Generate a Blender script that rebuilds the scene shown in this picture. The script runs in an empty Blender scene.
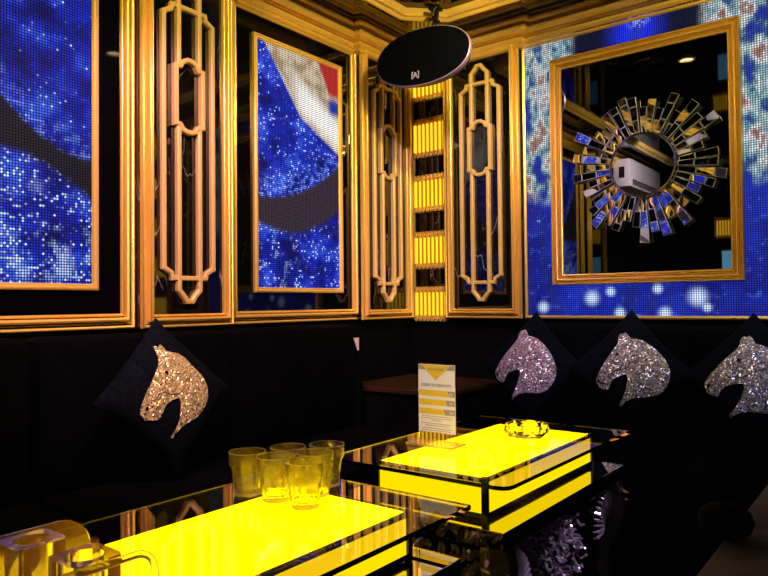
import bpy, bmesh, math, random
from mathutils import Vector, Matrix
from math import sin, cos, pi, sqrt, radians, atan2
random.seed(7)
SC = bpy.context.scene
COL = SC.collection
DZ = 0.12                      # every height below is measured from 12 cm above the floor

# ------------------------------------------------------------------ mesh helpers
class MB:
    def __init__(s):
        s.v = []; s.f = []; s.m = []
    def add(s, vs, fs, mi=0):
        b = len(s.v)
        s.v += [tuple(p) for p in vs]
        for f in fs:
            s.f.append(tuple(b + i for i in f)); s.m.append(mi)
        return s
    def box(s, x0, x1, y0, y1, z0, z1, mi=0):
        v = [(x, y, z) for x in (x0, x1) for y in (y0, y1) for z in (z0, z1)]
        return s.add(v, [(0, 1, 3, 2), (4, 6, 7, 5), (0, 4, 5, 1), (2, 3, 7, 6), (0, 2, 6, 4), (1, 5, 7, 3)], mi)
    def cbox(s, x0, x1, y0, y1, z0, z1, c, mi=0):
        """box whose edges are chamfered by c"""
        bm = bmesh.new()
        vs = [bm.verts.new(p) for p in [(x, y, z) for x in (x0, x1) for y in (y0, y1) for z in (z0, z1)]]
        for f in [(0, 1, 3, 2), (4, 6, 7, 5), (0, 4, 5, 1), (2, 3, 7, 6), (0, 2, 6, 4), (1, 5, 7, 3)]:
            bm.faces.new([vs[i] for i in f])
        bmesh.ops.bevel(bm, geom=list(bm.edges), offset=c, segments=2, profile=.5, affect='EDGES')
        s.frombm(bm, mi); bm.free(); return s
    def frombm(s, bm, mi=0):
        bm.verts.index_update()
        return s.add([v.co[:] for v in bm.verts], [[v.index for v in f.verts] for f in bm.faces], mi)
    def prism(s, pts, y0, y1, mi=0):
        """polygon in x,z extruded from y0 to y1"""
        n = len(pts)
        v = [(p[0], y0, p[1]) for p in pts] + [(p[0], y1, p[1]) for p in pts]
        f = [tuple(range(n)), tuple(range(2 * n - 1, n - 1, -1))]
        f += [(i, i + n, (i + 1) % n + n, (i + 1) % n) for i in range(n)]
        return s.add(v, f, mi)
    def zprism(s, pts, z0, z1, mi=0):
        n = len(pts)
        v = [(p[0], p[1], z0) for p in pts] + [(p[0], p[1], z1) for p in pts]
        f = [tuple(range(n))[::-1], tuple(range(n, 2 * n))]
        f += [(i, (i + 1) % n, (i + 1) % n + n, i + n) for i in range(n)]
        return s.add(v, f, mi)
    def lathe(s, prof, n=40, cx=0, cy=0, mi=0, rad=None, closed=False):
        """prof: (r, z) list, turned about z"""
        v = []; k = len(prof)
        for i in range(n):
            a = 2 * pi * i / n
            for r, z in prof:
                rr = rad(r, z, a) if rad else r
                v.append((cx + rr * cos(a), cy + rr * sin(a), z))
        f = []
        for i in range(n):
            j = (i + 1) % n
            for q in range(k if closed else k - 1):
                q2 = (q + 1) % k
                f.append((i * k + q, j * k + q, j * k + q2, i * k + q2))
        return s.add(v, f, mi)
    def tube(s, pts, rs, n=10, mi=0, rad=None):
        pts = [Vector(p) for p in pts]
        if not isinstance(rs, (list, tuple)): rs = [rs] * len(pts)
        b = []; up = None
        for i, p in enumerate(pts):
            t = (pts[min(i + 1, len(pts) - 1)] - pts[max(i - 1, 0)]).normalized()
            if up is None:
                up = Vector((0, 0, 1)) if abs(t.z) < .9 else Vector((1, 0, 0))
            a = t.cross(up).normalized(); c = a.cross(t).normalized(); up = c
            for k in range(n):
                th = 2 * pi * k / n
                r = rs[i] * (rad(th, i / (len(pts) - 1)) if rad else 1)
                b.append(p + a * cos(th) * r + c * sin(th) * r)
        f = []
        m = len(pts)
        for i in range(m - 1):
            for k in range(n):
                f.append((i * n + k, i * n + (k + 1) % n, (i + 1) * n + (k + 1) % n, (i + 1) * n + k))
        f.append(tuple(range(n))[::-1]); f.append(tuple((m - 1) * n + k for k in range(n)))
        return s.add(b, f, mi)
    def sweep_rect(s, x0, x1, z0, z1, prof, mi=0):
        """picture frame: prof = (inset, y), mitred round a rectangle in x,z"""
        v = []; k = len(prof)
        for sx, sz in ((0, 0), (1, 0), (1, 1), (0, 1)):
            for i, y in prof:
                v.append(((x1 - i) if sx else (x0 + i), y, (z1 - i) if sz else (z0 + i)))
        f = []
        for c in range(4):
            d = (c + 1) % 4
            for q in range(k - 1):
                f.append((c * k + q, d * k + q, d * k + q + 1, c * k + q + 1))
        return s.add(v, f, mi)
    def sweep_plan(s, path, prof, side=1, closed=False, mi=0):
        """moulding along a plan polyline; prof = (offset from path, z)"""
        n = len(path); k = len(prof); v = []
        P = [Vector(p) for p in path]
        for i in range(n):
            dirs = []
            if closed or i > 0: dirs.append((P[i] - P[i - 1]).normalized())
            if closed or i < n - 1: dirs.append((P[(i + 1) % n] - P[i]).normalized())
            ns = [Vector((d.y, -d.x)) * side for d in dirs]
            m = ns[0] if len(ns) == 1 else (ns[0] + ns[1]) / max(.3, 1 + ns[0].dot(ns[1]))
            for o, z in prof:
                v.append((P[i].x + m.x * o, P[i].y + m.y * o, z))
        f = []
        for i in range(n if closed else n - 1):
            j = (i + 1) % n
            for q in range(k - 1):
                f.append((i * k + q, j * k + q, j * k + q + 1, i * k + q + 1))
        return s.add(v, f, mi)
    def ribbon(s, pts, w, y0, y1, closed=False, mi=0):
        """bar of width w along a polyline in x,z, mitred, from y0 (front) to y1"""
        P = [Vector(p) for p in pts]; n = len(P); L = []; R = []
        for i in range(n):
            dirs = []
            if closed or i > 0: dirs.append((P[i] - P[i - 1]).normalized())
            if closed or i < n - 1: dirs.append((P[(i + 1) % n] - P[i]).normalized())
            ns = [Vector((-d.y, d.x)) for d in dirs]
            m = ns[0] if len(ns) == 1 else (ns[0] + ns[1]) / max(.35, 1 + ns[0].dot(ns[1]))
            L.append(P[i] + m * w / 2); R.append(P[i] - m * w / 2)
        v = []
        c = w * .22
        for i in range(n):
            m = (L[i] - R[i]); e = m * (c / max(m.length, 1e-6))
            l2 = L[i] - e; r2 = R[i] + e
            v += [(L[i].x, y1, L[i].y), (L[i].x, y0 + c, L[i].y), (l2.x, y0, l2.y), (r2.x, y0, r2.y), (R[i].x, y0 + c, R[i].y), (R[i].x, y1, R[i].y)]
        f = []
        for i in range(n if closed else n - 1):
            j = (i + 1) % n
            for q in range(5):
                f.append((i * 6 + q, j * 6 + q, j * 6 + q + 1, i * 6 + q + 1))
        if not closed:
            f.append((0, 1, 2, 3, 4, 5)); f.append(tuple((n - 1) * 6 + q for q in (5, 4, 3, 2, 1, 0)))
        return s.add(v, f, mi)
    def build(s, name, mats, parent=None, smooth=False, label=None, recalc=True):
        me = bpy.data.meshes.new(name)
        me.from_pydata(s.v, [], s.f)
        if not isinstance(mats, (list, tuple)): mats = [mats]
        for m in mats: me.materials.append(m)
        for p, mi in zip(me.polygons, s.m):
            p.material_index = mi; p.use_smooth = smooth
        if recalc:
            bm = bmesh.new(); bm.from_mesh(me)
            bmesh.ops.recalc_face_normals(bm, faces=bm.faces)
            bm.to_mesh(me); bm.free()
        me.update()
        if smooth: me.set_sharp_from_angle(angle=radians(38))
        o = bpy.data.objects.new(name, me); COL.objects.link(o)
        if parent: o.parent = parent
        if label: o['label'] = label
        return o

def thing(name, label, cat, loc=(0, 0, 0), rz=0, group=None):
    o = bpy.data.objects.new(name, None); COL.objects.link(o)
    o.empty_display_size = .05
    o.location = loc; o.rotation_euler = (0, 0, rz)
    o['label'] = label; o['category'] = cat
    if group: o['group'] = group
    return o
def tag(o, label, cat, group=None):
    o['label'] = label; o['category'] = cat
    if group: o['group'] = group
    return o
def struct(name, mb, mat, smooth=False):
    o = mb.build(name, mat, None, smooth); o['kind'] = 'structure'
    return o
def dup(root, loc, label, rz=None, group=None):
    r = root.copy(); COL.objects.link(r); r.location = loc
    if rz is not None: r.rotation_euler = (0, 0, rz)
    r['label'] = label
    if group: r['group'] = group
    for ch in list(root.children):
        c = ch.copy(); COL.objects.link(c); c.parent = r
        for g in list(ch.children):
            d = g.copy(); COL.objects.link(d); d.parent = c
    return r

# ------------------------------------------------------------------ materials
def new_mat(name):
    m = bpy.data.materials.new(name); m.use_nodes = True
    nt = m.node_tree; b = nt.nodes['Principled BSDF']
    return m, nt, b
def pm(name, col, rough=.5, metal=0., spec=.5, ior=None, trans=0., emit=None, es=0., coat=0., sheen=0.):
    m, nt, b = new_mat(name)
    b.inputs['Base Color'].default_value = (*col, 1)
    b.inputs['Roughness'].default_value = rough
    b.inputs['Metallic'].default_value = metal
    b.inputs['Specular IOR Level'].default_value = spec
    if ior: b.inputs['IOR'].default_value = ior
    b.inputs['Transmission Weight'].default_value = trans
    if coat: b.inputs['Coat Weight'].default_value = coat
    if sheen: b.inputs['Sheen Weight'].default_value = sheen
    if emit:
        b.inputs['Emission Color'].default_value = (*emit, 1); b.inputs['Emission Strength'].default_value = es
    return m
def add_noise(m, scale, amount, bump=0., base=None, base2=None, detail=4, stretch=None):
    """break a flat colour up with noise; optional bump"""
    nt = m.node_tree; b = nt.nodes['Principled BSDF']
    tc = nt.nodes.new('ShaderNodeTexCoord'); n = nt.nodes.new('ShaderNodeTexNoise')
    n.inputs['Scale'].default_value = scale; n.inputs['Detail'].default_value = detail
    if stretch:
        mp = nt.nodes.new('ShaderNodeMapping'); mp.inputs['Scale'].default_value = stretch
        nt.links.new(tc.outputs['Object'], mp.inputs[0]); nt.links.new(mp.outputs[0], n.inputs['Vector'])
    else:
        nt.links.new(tc.outputs['Object'], n.inputs['Vector'])
    c = b.inputs['Base Color'].default_value[:]
    base = base or [k * (1 - amount) for k in c[:3]]; base2 = base2 or [min(1, k * (1 + amount)) for k in c[:3]]
    r = nt.nodes.new('ShaderNodeValToRGB')
    r.color_ramp.elements[0].color = (*base, 1); r.color_ramp.elements[1].color = (*base2, 1)
    r.color_ramp.elements[0].position = .35; r.color_ramp.elements[1].position = .65
    nt.links.new(n.outputs['Fac'], r.inputs[0]); nt.links.new(r.outputs[0], b.inputs['Base Color'])
    if bump:
        bp = nt.nodes.new('ShaderNodeBump'); bp.inputs['Strength'].default_value = bump; bp.inputs['Distance'].default_value = .004
        nt.links.new(n.outputs['Fac'], bp.inputs['Height']); nt.links.new(bp.outputs[0], b.inputs['Normal'])
    return m

GOLD = add_noise(pm('gold_leaf', (1.0, .71, .17), .34, .5), 2.5, .04)
GOLD_PALE = add_noise(pm('pale_gold_paint', (.86, .64, .24), .45, .2), 3, .04)
BLACK_GLASS = pm('black_glass', (.002, .002, .003), .03, 0, .5, 1.55)
BLACK_GLOSS = add_noise(pm('black_lacquer', (.004, .004, .005), .12, 0, .5), 6, .4)
WALL_BLACK = add_noise(pm('black_wall_paint', (.0012, .0012, .0025), .6, 0, .12), 5, .4)
MIRROR = pm('mirror_silver', (.80, .83, .86), .01, 1.)
DARK_MIRROR = pm('smoked_mirror', (.24, .25, .28), .012, 1.)
CHROME = pm('chrome', (.72, .72, .75), .15, 1.)
EDGE_GLINT = add_noise(pm('bevel_glint', (.72, .80, 1.0), .2, .25), 30, .15)  # pale blue stands in for light caught by the glass bevels
BLACK_PLASTIC = add_noise(pm('black_plastic', (.006, .007, .012), .45), 40, .3)
DARK_METAL = pm('dark_metal', (.02, .02, .025), .35, .7)
WHITE_PLASTIC = add_noise(pm('white_plastic', (.75, .73, .74), .4), 10, .04)
VELVET = add_noise(pm('black_velvet', (.0009, .001, .0018), .9, 0, .04), 7, .5, .1)
PILLOW = add_noise(pm('navy_black_fabric', (.0025, .0046, .0095), .85, 0, .05), 60, .4, .15)
JAW = pm('dark_bead_row', (.10, .08, .05), .35, .4)
EYE = pm('black_bead', (.003, .003, .003), .25)
SILVER_CARVED = add_noise(pm('silver_leaf_carving', (.60, .52, .58), .16, .72), 30, .3, .3)
GLASS = pm('glass_with_glow_tint', (1, 1, 1), .0, 0, .5, 1.48, 1.)
ACRYLIC = pm('acrylic_with_glow_tint', (1, .97, .97), .02, 0, .5, 1.49, 1.)
def haze(m, amount, tint=(1, 1, 1)):
    """tinted scatter mixed into a clear material, standing in for glow and glare"""
    nt = m.node_tree; b = nt.nodes['Principled BSDF']; out = [n for n in nt.nodes if n.type == 'OUTPUT_MATERIAL'][0]
    tr = nt.nodes.new('ShaderNodeBsdfTranslucent'); tr.inputs[0].default_value = (*tint, 1)
    df = nt.nodes.new('ShaderNodeBsdfDiffuse'); df.inputs[0].default_value = (*tint, 1)
    m1 = nt.nodes.new('ShaderNodeMixShader'); m2 = nt.nodes.new('ShaderNodeMixShader')
    nt.links.new(tr.outputs[0], m1.inputs[1]); nt.links.new(df.outputs[0], m1.inputs[2])
    tc = nt.nodes.new('ShaderNodeTexCoord'); n = nt.nodes.new('ShaderNodeTexNoise'); n.inputs['Scale'].default_value = 25
    mr = nt.nodes.new('ShaderNodeMapRange'); mr.inputs[3].default_value = amount * .5; mr.inputs[4].default_value = amount * 1.5
    nt.links.new(tc.outputs['Object'], n.inputs['Vector']); nt.links.new(n.outputs['Fac'], mr.inputs[0])
    nt.links.new(mr.outputs[0], m2.inputs[0]); nt.links.new(b.outputs[0], m2.inputs[1]); nt.links.new(m1.outputs[0], m2.inputs[2])
    nt.links.new(m2.outputs[0], out.inputs['Surface'])
    return m
LIP = pm('lip_highlight_glass', (1, 1, 1), .0, 0, .5, 1.48, 1.)
SLEEVE = pm('sign_acrylic', (1, .97, .95), .0, 0, .5, 1.4, 1.)
haze(GLASS, .14, (1, .76, .24)); haze(LIP, .55, (1, .85, .75)); haze(ACRYLIC, .24, (1, .58, .30))  # amber tints stand in for table glow, pale lip for the rim highlight
TABLE_GLASS = pm('table_glass', (1, .88, .70), .0, 0, .5, 1.24, 1.)
CRYSTAL = pm('amber_crystal', (1, .86, .62), .0, 0, .5, 1.6, 1.)
TRIM_WHITE = pm('pale_fabric_label', (.75, .62, .64), .7)
DARK_WOOD = add_noise(pm('dark_stained_wood', (.034, .016, .006), .30), 5, .4, stretch=(1, 8, 1))

def emis(name, col, s):
    m = bpy.data.materials.new(name); m.use_nodes = True
    nt = m.node_tree; nt.nodes.clear()
    o = nt.nodes.new('ShaderNodeOutputMaterial'); e = nt.nodes.new('ShaderNodeEmission')
    tc = nt.nodes.new('ShaderNodeTexCoord'); n = nt.nodes.new('ShaderNodeTexNoise'); n.inputs['Scale'].default_value = 3
    mr = nt.nodes.new('ShaderNodeMapRange'); mr.inputs[3].default_value = .96 * s; mr.inputs[4].default_value = 1.04 * s
    nt.links.new(tc.outputs['Object'], n.inputs['Vector']); nt.links.new(n.outputs['Fac'], mr.inputs[0])
    nt.links.new(mr.outputs[0], e.inputs['Strength'])
    e.inputs['Color'].default_value = (*col, 1)
    nt.links.new(e.outputs[0], o.inputs[0])
    return m
GLOW_TOP = emis('yellow_light_panel', (1, .78, .0), 4.0)
GLOW_SIDE = emis('amber_light_panel', (1, .70, .0), 1.12)
ROD = emis('lit_amber_rod', (1, .56, .02), 1.6)
BACKLIGHT = emis('dim_amber_backlight', (.9, .33, .005), .62)
LAMP = emis('warm_lamp_lens', (1, .72, .38), 6.)
CYAN = emis('cyan_display', (.25, .75, 1), .9)

# black marble with thin white veins
def marble():
    m, nt, b = new_mat('black_marble_white_veins')
    b.inputs['Roughness'].default_value = .035; b.inputs['IOR'].default_value = 1.65
    tc = nt.nodes.new('ShaderNodeTexCoord')
    n1 = nt.nodes.new('ShaderNodeTexNoise'); n1.inputs['Scale'].default_value = 2.6; n1.inputs['Detail'].default_value = 3
    n1.inputs['Distortion'].default_value = .35
    mp = nt.nodes.new('ShaderNodeMapping'); mp.inputs['Scale'].default_value = (2.2, 2.2, .7); mp.inputs['Rotation'].default_value = (.35, .3, 0)
    nt.links.new(tc.outputs['Object'], mp.inputs[0]); nt.links.new(mp.outputs[0], n1.inputs['Vector'])
    s = nt.nodes.new('ShaderNodeMath'); s.operation = 'SUBTRACT'; s.inputs[1].default_value = .5
    a = nt.nodes.new('ShaderNodeMath'); a.operation = 'ABSOLUTE'
    nt.links.new(n1.outputs['Fac'], s.inputs[0]); nt.links.new(s.outputs[0], a.inputs[0])
    r = nt.nodes.new('ShaderNodeValToRGB')
    r.color_ramp.elements[0].color = (1, 1, 1, 1); r.color_ramp.elements[0].position = 0
    r.color_ramp.elements[1].color = (0, 0, 0, 1); r.color_ramp.elements[1].position = .008
    nt.links.new(a.outputs[0], r.inputs[0])
    n2 = nt.nodes.new('ShaderNodeTexNoise'); n2.inputs['Scale'].default_value = 3.3
    nt.links.new(tc.outputs['Object'], n2.inputs['Vector'])
    r2 = nt.nodes.new('ShaderNodeValToRGB'); r2.color_ramp.elements[0].position = .54; r2.color_ramp.elements[1].position = .64
    nt.links.new(n2.outputs['Fac'], r2.inputs[0])
    mu = nt.nodes.new('ShaderNodeMath'); mu.operation = 'MULTIPLY'
    nt.links.new(r.outputs[0], mu.inputs[0]); nt.links.new(r2.outputs[0], mu.inputs[1])
    mx = nt.nodes.new('ShaderNodeMix'); mx.data_type = 'RGBA'
    mx.inputs[6].default_value = (.003, .003, .004, 1); mx.inputs[7].default_value = (.30, .28, .27, 1)
    nt.links.new(mu.outputs[0], mx.inputs[0]); nt.links.new(mx.outputs[2], b.inputs['Base Color'])
    return m
MARBLE = marble()

# rhinestones: every stone its own tint and its own facet direction
def stones(name, c0, c1, c2):
    m, nt, b = new_mat(name)
    tc = nt.nodes.new('ShaderNodeTexCoord'); v = nt.nodes.new('ShaderNodeTexVoronoi')
    v.inputs['Scale'].default_value = 210
    nt.links.new(tc.outputs['Object'], v.inputs['Vector'])
    sp = nt.nodes.new('ShaderNodeSeparateColor'); nt.links.new(v.outputs['Color'], sp.inputs[0])
    r = nt.nodes.new('ShaderNodeValToRGB'); r.color_ramp.elements[0].color = (*c0, 1); r.color_ramp.elements[1].color = (*c2, 1)
    e = r.color_ramp.elements.new(.5); e.color = (*c1, 1)
    nt.links.new(sp.outputs[0], r.inputs[0]); nt.links.new(r.outputs[0], b.inputs['Base Color'])
    b.inputs['Metallic'].default_value = .45; b.inputs['Roughness'].default_value = .3
    ge = nt.nodes.new('ShaderNodeNewGeometry')
    s1 = nt.nodes.new('ShaderNodeVectorMath'); s1.operation = 'SUBTRACT'; s1.inputs[1].default_value = (.5, .5, .5)
    nt.links.new(v.outputs['Color'], s1.inputs[0])
    s2 = nt.nodes.new('ShaderNodeVectorMath'); s2.operation = 'SCALE'; s2.inputs['Scale'].default_value = 1.1
    nt.links.new(s1.outputs[0], s2.inputs[0])
    s3 = nt.nodes.new('ShaderNodeVectorMath'); s3.operation = 'ADD'
    nt.links.new(ge.outputs['Normal'], s3.inputs[0]); nt.links.new(s2.outputs[0], s3.inputs[1])
    s4 = nt.nodes.new('ShaderNodeVectorMath'); s4.operation = 'NORMALIZE'
    nt.links.new(s3.outputs[0], s4.inputs[0]); nt.links.new(s4.outputs[0], b.inputs['Normal'])
    return m
STONES_YELLOW_LIT = stones('rhinestones_yellow_lit', (.45, .34, .14), (.80, .66, .34), (1, .9, .6))  # same stones with the table's yellow light put into the colour
STONES = stones('rhinestones', (.26, .25, .30), (.52, .49, .55), (.92, .88, .92))

# ------------------------------------------------------------------ shader maths for the LED pictures
class X:
    nt = None
    def __init__(s, o): s.o = o
    @staticmethod
    def node(op, *a):
        n = X.nt.nodes.new('ShaderNodeMath'); n.operation = op
        for i, k in enumerate(a):
            if isinstance(k, X): X.nt.links.new(k.o, n.inputs[i])
            else: n.inputs[i].default_value = k
        return X(n.outputs[0])
    def __add__(s, b): return X.node('ADD', s, b)
    __radd__ = __add__
    def __sub__(s, b): return X.node('SUBTRACT', s, b)
    def __rsub__(s, b): return X.node('SUBTRACT', b, s)
    def __mul__(s, b): return X.node('MULTIPLY', s, b)
    __rmul__ = __mul__
    def __pow__(s, b): return X.node('POWER', X.node('ABSOLUTE', s), b)
def xmax(a, b): return X.node('MAXIMUM', a, b)
def xmin(a, b): return X.node('MINIMUM', a, b)
def step(a, lo, hi):
    """0 below lo, 1 above hi (either order)"""
    n = X.nt.nodes.new('ShaderNodeMapRange'); n.interpolation_type = 'SMOOTHSTEP'
    X.nt.links.new(a.o, n.inputs[0]); n.inputs[1].default_value = lo; n.inputs[2].default_value = hi
    if lo > hi:
        n.inputs[1].default_value = hi; n.inputs[2].default_value = lo; n.inputs[3].default_value = 1; n.inputs[4].default_value = 0
    return X(n.outputs[0])
def vec(a, b, c=0.):
    n = X.nt.nodes.new('ShaderNodeCombineXYZ')
    for i, k in enumerate((a, b, c)):
        if isinstance(k, X): X.nt.links.new(k.o, n.inputs[i])
        else: n.inputs[i].default_value = k
    return n.outputs[0]
def noise(v, scale, detail=3, rough=.55, w=0):
    n = X.nt.nodes.new('ShaderNodeTexNoise'); n.inputs['Scale'].default_value = scale
    n.inputs['Detail'].default_value = detail; n.inputs['Roughness'].default_value = rough
    X.nt.links.new(v, n.inputs['Vector']); return X(n.outputs['Fac'])
def white(v):
    n = X.nt.nodes.new('ShaderNodeTexWhiteNoise'); n.noise_dimensions = '3D'
    X.nt.links.new(v, n.inputs['Vector']); return X(n.outputs['Value'])
def mix(a, b, f):
    """colour mix; a, b are rgb tuples or sockets"""
    n = X.nt.nodes.new('ShaderNodeMix'); n.data_type = 'RGBA'
    for i, k in ((6, a), (7, b)):
        if isinstance(k, tuple): n.inputs[i].default_value = (*k, 1)
        else: X.nt.links.new(k, n.inputs[i])
    if isinstance(f, X): X.nt.links.new(f.o, n.inputs[0])
    else: n.inputs[0].default_value = f
    return n.outputs[2]
def ramp(f, stops):
    n = X.nt.nodes.new('ShaderNodeValToRGB'); cr = n.color_ramp
    cr.elements[0].position = stops[0][0]; cr.elements[0].color = (*stops[0][1], 1)
    cr.elements[1].position = stops[-1][0]; cr.elements[1].color = (*stops[-1][1], 1)
    for p, c in stops[1:-1]:
        e = cr.elements.new(p); e.color = (*c, 1)
    X.nt.links.new(f.o, n.inputs[0]); return n.outputs[0]

def led(name, uc, pitch, picture, gain=1., base=.12):
    """LED wall: the picture is sampled once per lamp, each lamp is a round dot on black.
    uc: where the panel's own x=0 lies along the wall (so that the picture is in wall metres)"""
    m = bpy.data.materials.new(name); m.use_nodes = True; nt = m.node_tree; nt.nodes.clear(); X.nt = nt
    out = nt.nodes.new('ShaderNodeOutputMaterial')
    tc = nt.nodes.new('ShaderNodeTexCoord'); sp = nt.nodes.new('ShaderNodeSeparateXYZ')
    nt.links.new(tc.outputs['Object'], sp.inputs[0])
    u = X(sp.outputs[0]); z = X(sp.outputs[2])
    iu = X.node('FLOOR', u * (1 / pitch)); iz = X.node('FLOOR', z * (1 / pitch))
    fu = X.node('FRACT', u * (1 / pitch)) - .5; fz = X.node('FRACT', z * (1 / pitch)) - .5
    r = X.node('SQRT', fu * fu + fz * fz)
    dot = step(r, .50, .24)
    U = (iu + .5) * pitch + uc; Z = (iz + .5) * pitch
    cell = vec(iu, iz)
    col = picture(U, Z, cell)
    e = nt.nodes.new('ShaderNodeEmission')
    nt.links.new(col, e.inputs[0]); nt.links.new((dot * ((1.75 - base) * gain) + base).o, e.inputs[1])
    g = nt.nodes.new('ShaderNodeBsdfPrincipled'); g.inputs['Base Color'].default_value = (.003, .003, .0035, 1); g.inputs['Roughness'].default_value = .6; g.inputs['Specular IOR Level'].default_value = .06
    ad = nt.nodes.new('ShaderNodeAddShader')
    nt.links.new(e.outputs[0], ad.inputs[0]); nt.links.new(g.outputs[0], ad.inputs[1]); nt.links.new(ad.outputs[0], out.inputs[0])
    return m
BLUE0 = (.003, .006, .15); BLUE1 = (.010, .030, .62); SPARK = (.55, .72, 1.2); DARKGREY = (.016, .016, .028)
def starry(U, Z, cell, sc=7., dens=.80):
    p = vec(U, Z)
    n = noise(p, sc, 4, .65)
    n2 = noise(p, 42, 2)
    col = mix(BLUE0, BLUE1, step(n, .32, .60))
    col = mix(col, (.05, .15, 1.0), step(n, .50, .72))
    s = white(cell)
    col = mix(col, SPARK, step(s + (n - .5) * .9 + (n2 - .5) * .8, dens, dens + .22))
    return col
def pic1(U, Z, cell):
    d = 1.42 - U
    zu = 1.44 + 1.6 * (xmax(d, 0.) ** 2); e = U - 1.05
    zl = 1.44 - 1.2 * (xmax(e, 0.) ** 2)
    p = vec(U, Z)
    rim = step(Z - zu, .16, .0)
    top = mix(starry(U, Z, cell, 6, .97), (.22, .36, 1.2), rim * step(noise(p, 30, 2), .45, .68) * .8)
    low = starry(U, Z, cell, 5, .80)
    low = mix(low, (.5, .68, 1.2), step(noise(vec(U, Z * .7), 9, 4, .7), .50, .68) * step(Z, 1.5, 1.1) * .8)
    col = mix(low, DARKGREY, step(Z - zl, -.02, .02))
    return mix(col, top, step(Z - zu, -.015, .02))
def pic2(U, Z, cell):
    p = vec(U, Z)
    zb = 1.709 + .51 * (2.869 - U) + .8 * xmax(2.58 - U, 0.)
    zlo = 1.405 + .70 * (xmax(U - 2.30, 0.) ** 2)
    zd = 1.231 + 1.0 * ((U - 2.48) ** 2)
    blue = starry(U, Z, cell, 6, .88)
    blue = mix(blue, (.25, .4, 1.3), step(Z - zlo, .16, 0.) * step(noise(p, 34, 2), .45, .65) * .8)
    n = noise(p, 14, 3)
    beige = mix((.42, .30, .19), (.75, .62, .45), step(n, .38, .62))
    beige = mix(beige, (1.15, 1.1, 1.05), step(X.node('ABSOLUTE', Z - zb - .11), .13, .03) * step(U, 2.45, 2.62))
    red = step(U - (2.711 + (2.194 - Z) * .55), -.012, .02) * step(Z, 1.99, 2.05)
    beige = mix(beige, (.55, .03, .03), red)
    beige = mix(beige, (.02, .05, .45), step(Z, 2.03, 1.98) * step(U, 2.79, 2.82) * step(Z, 1.90, 1.95))
    low = starry(U, Z, cell, 5, .86)
    low = mix(low, (.6, .75, 1.2), step(noise(vec(U, Z * .6), 16, 3, .7), .55, .72) * step(U, 2.75, 2.35) * .9)
    col = mix(low, (.045, .032, .05), step(Z - zd, -.015, .03))
    col = mix(col, blue, step(Z - zlo, -.01, .015))
    return mix(col, beige, step(Z - zb, -.01, .012))
def glow(U, Z, a, b, r): 
    return step(X.node('SQRT', (U - a) * (U - a) + (Z - b) * (Z - b)), r, r * .15)
def pic3(U, Z, cell):
    p = vec(U, Z)
    n = noise(p, 4.5, 3); n2 = noise(vec(U * 1.7, Z * .9 + 3.3), 5.6, 3.2, .62)
    low = starry(U, Z, cell, 4, 1.12)
    low = mix((.010, .016, .26), (.022, .040, .52), step(n, .35, .65))
    low = mix(low, (.08, .16, .9), step(noise(p, 22, 3), .55, .75) * .7)
    low = mix(low, (.45, .6, 1.2), step(noise(p, 13, 4, .7), .63, .80))
    for a, b, r in ((-1.361, .887, .062), (-1.213, .807, .045), (-.987, .807, .05), (-.831, .886, .072), (-.79, .835, .035), (-1.64, .84, .05), (-1.02, .93, .04), (-1.26, .92, .04)):
        low = mix(low, (.75, .95, 1.3), (glow(U, Z, a, b, r) ** 1.5) * .95)
    mos = ramp(n2, [(.0, (.01, .02, .22)), (.38, (.015, .04, .40)), (.44, (.05, .10, .30)), (.475, (.20, .38, .42)), (.51, (.36, .50, .55)), (.55, (.75, .80, .85)), (.59, (.42, .28, .24)), (.64, (.34, .12, .12)), (.72, (.30, .45, .50)), (1., (.8, .85, .9))])
    inner = step(U, -1.50, -1.42) * step(U, -.74, -.82)          # the dark middle of the top strip
    top = mix(mos, (.007, .009, .040), inner)
    top = mix(top, (.02, .04, .85), glow(U, Z, -1.11, 2.27, .20) * inner)
    top = mix(top, (.35, .45, 1.2), glow(U, Z, -1.09, 2.345, .09) * inner * step(white(cell), .35, .6))
    warm = step(U, -1.40, -1.50) * step(Z, 2.30, 2.36)
    top = mix(top, (.62, .46, .38), warm)
    return mix(low, top, step(Z + (n - .5) * .35, 1.40, 1.52))

# ------------------------------------------------------------------ the room
WX, WY = -2.56, 3.60            # left wall, right (far) wall
FZ = -DZ; CZ = 2.47
XR, YB = 2.3, -1.75
P = .05                         # how far the marble pilasters stand out
m = MB(); m.box(WX - .1, XR + .1, YB - .1, WY + .1, FZ - .06, FZ)
FLOORM = add_noise(pm('dark_polished_floor', (.006, .006, .007), .25), 2.2, .5)
struct('floor', m, FLOORM)
m = MB(); m.box(WX - .1, XR + .1, YB - .1, WY + .1, CZ, CZ + .08)
CEIL = MARBLE
struct('ceiling', m, CEIL)
m = MB(); m.box(WX - .1, WX, YB - .1, WY + .1, FZ, CZ); struct('wall_left', m, WALL_BLACK)
m = MB(); m.box(WX, XR, WY, WY + .1, FZ, CZ); struct('wall_back', m, WALL_BLACK)
m = MB(); m.box(XR, XR + .1, YB - .1, WY + .1, FZ, CZ); struct('wall_right', m, WALL_BLACK)
m = MB(); m.box(WX, XR, YB - .1, YB, FZ, CZ); struct('wall_front', m, WALL_BLACK)

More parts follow.
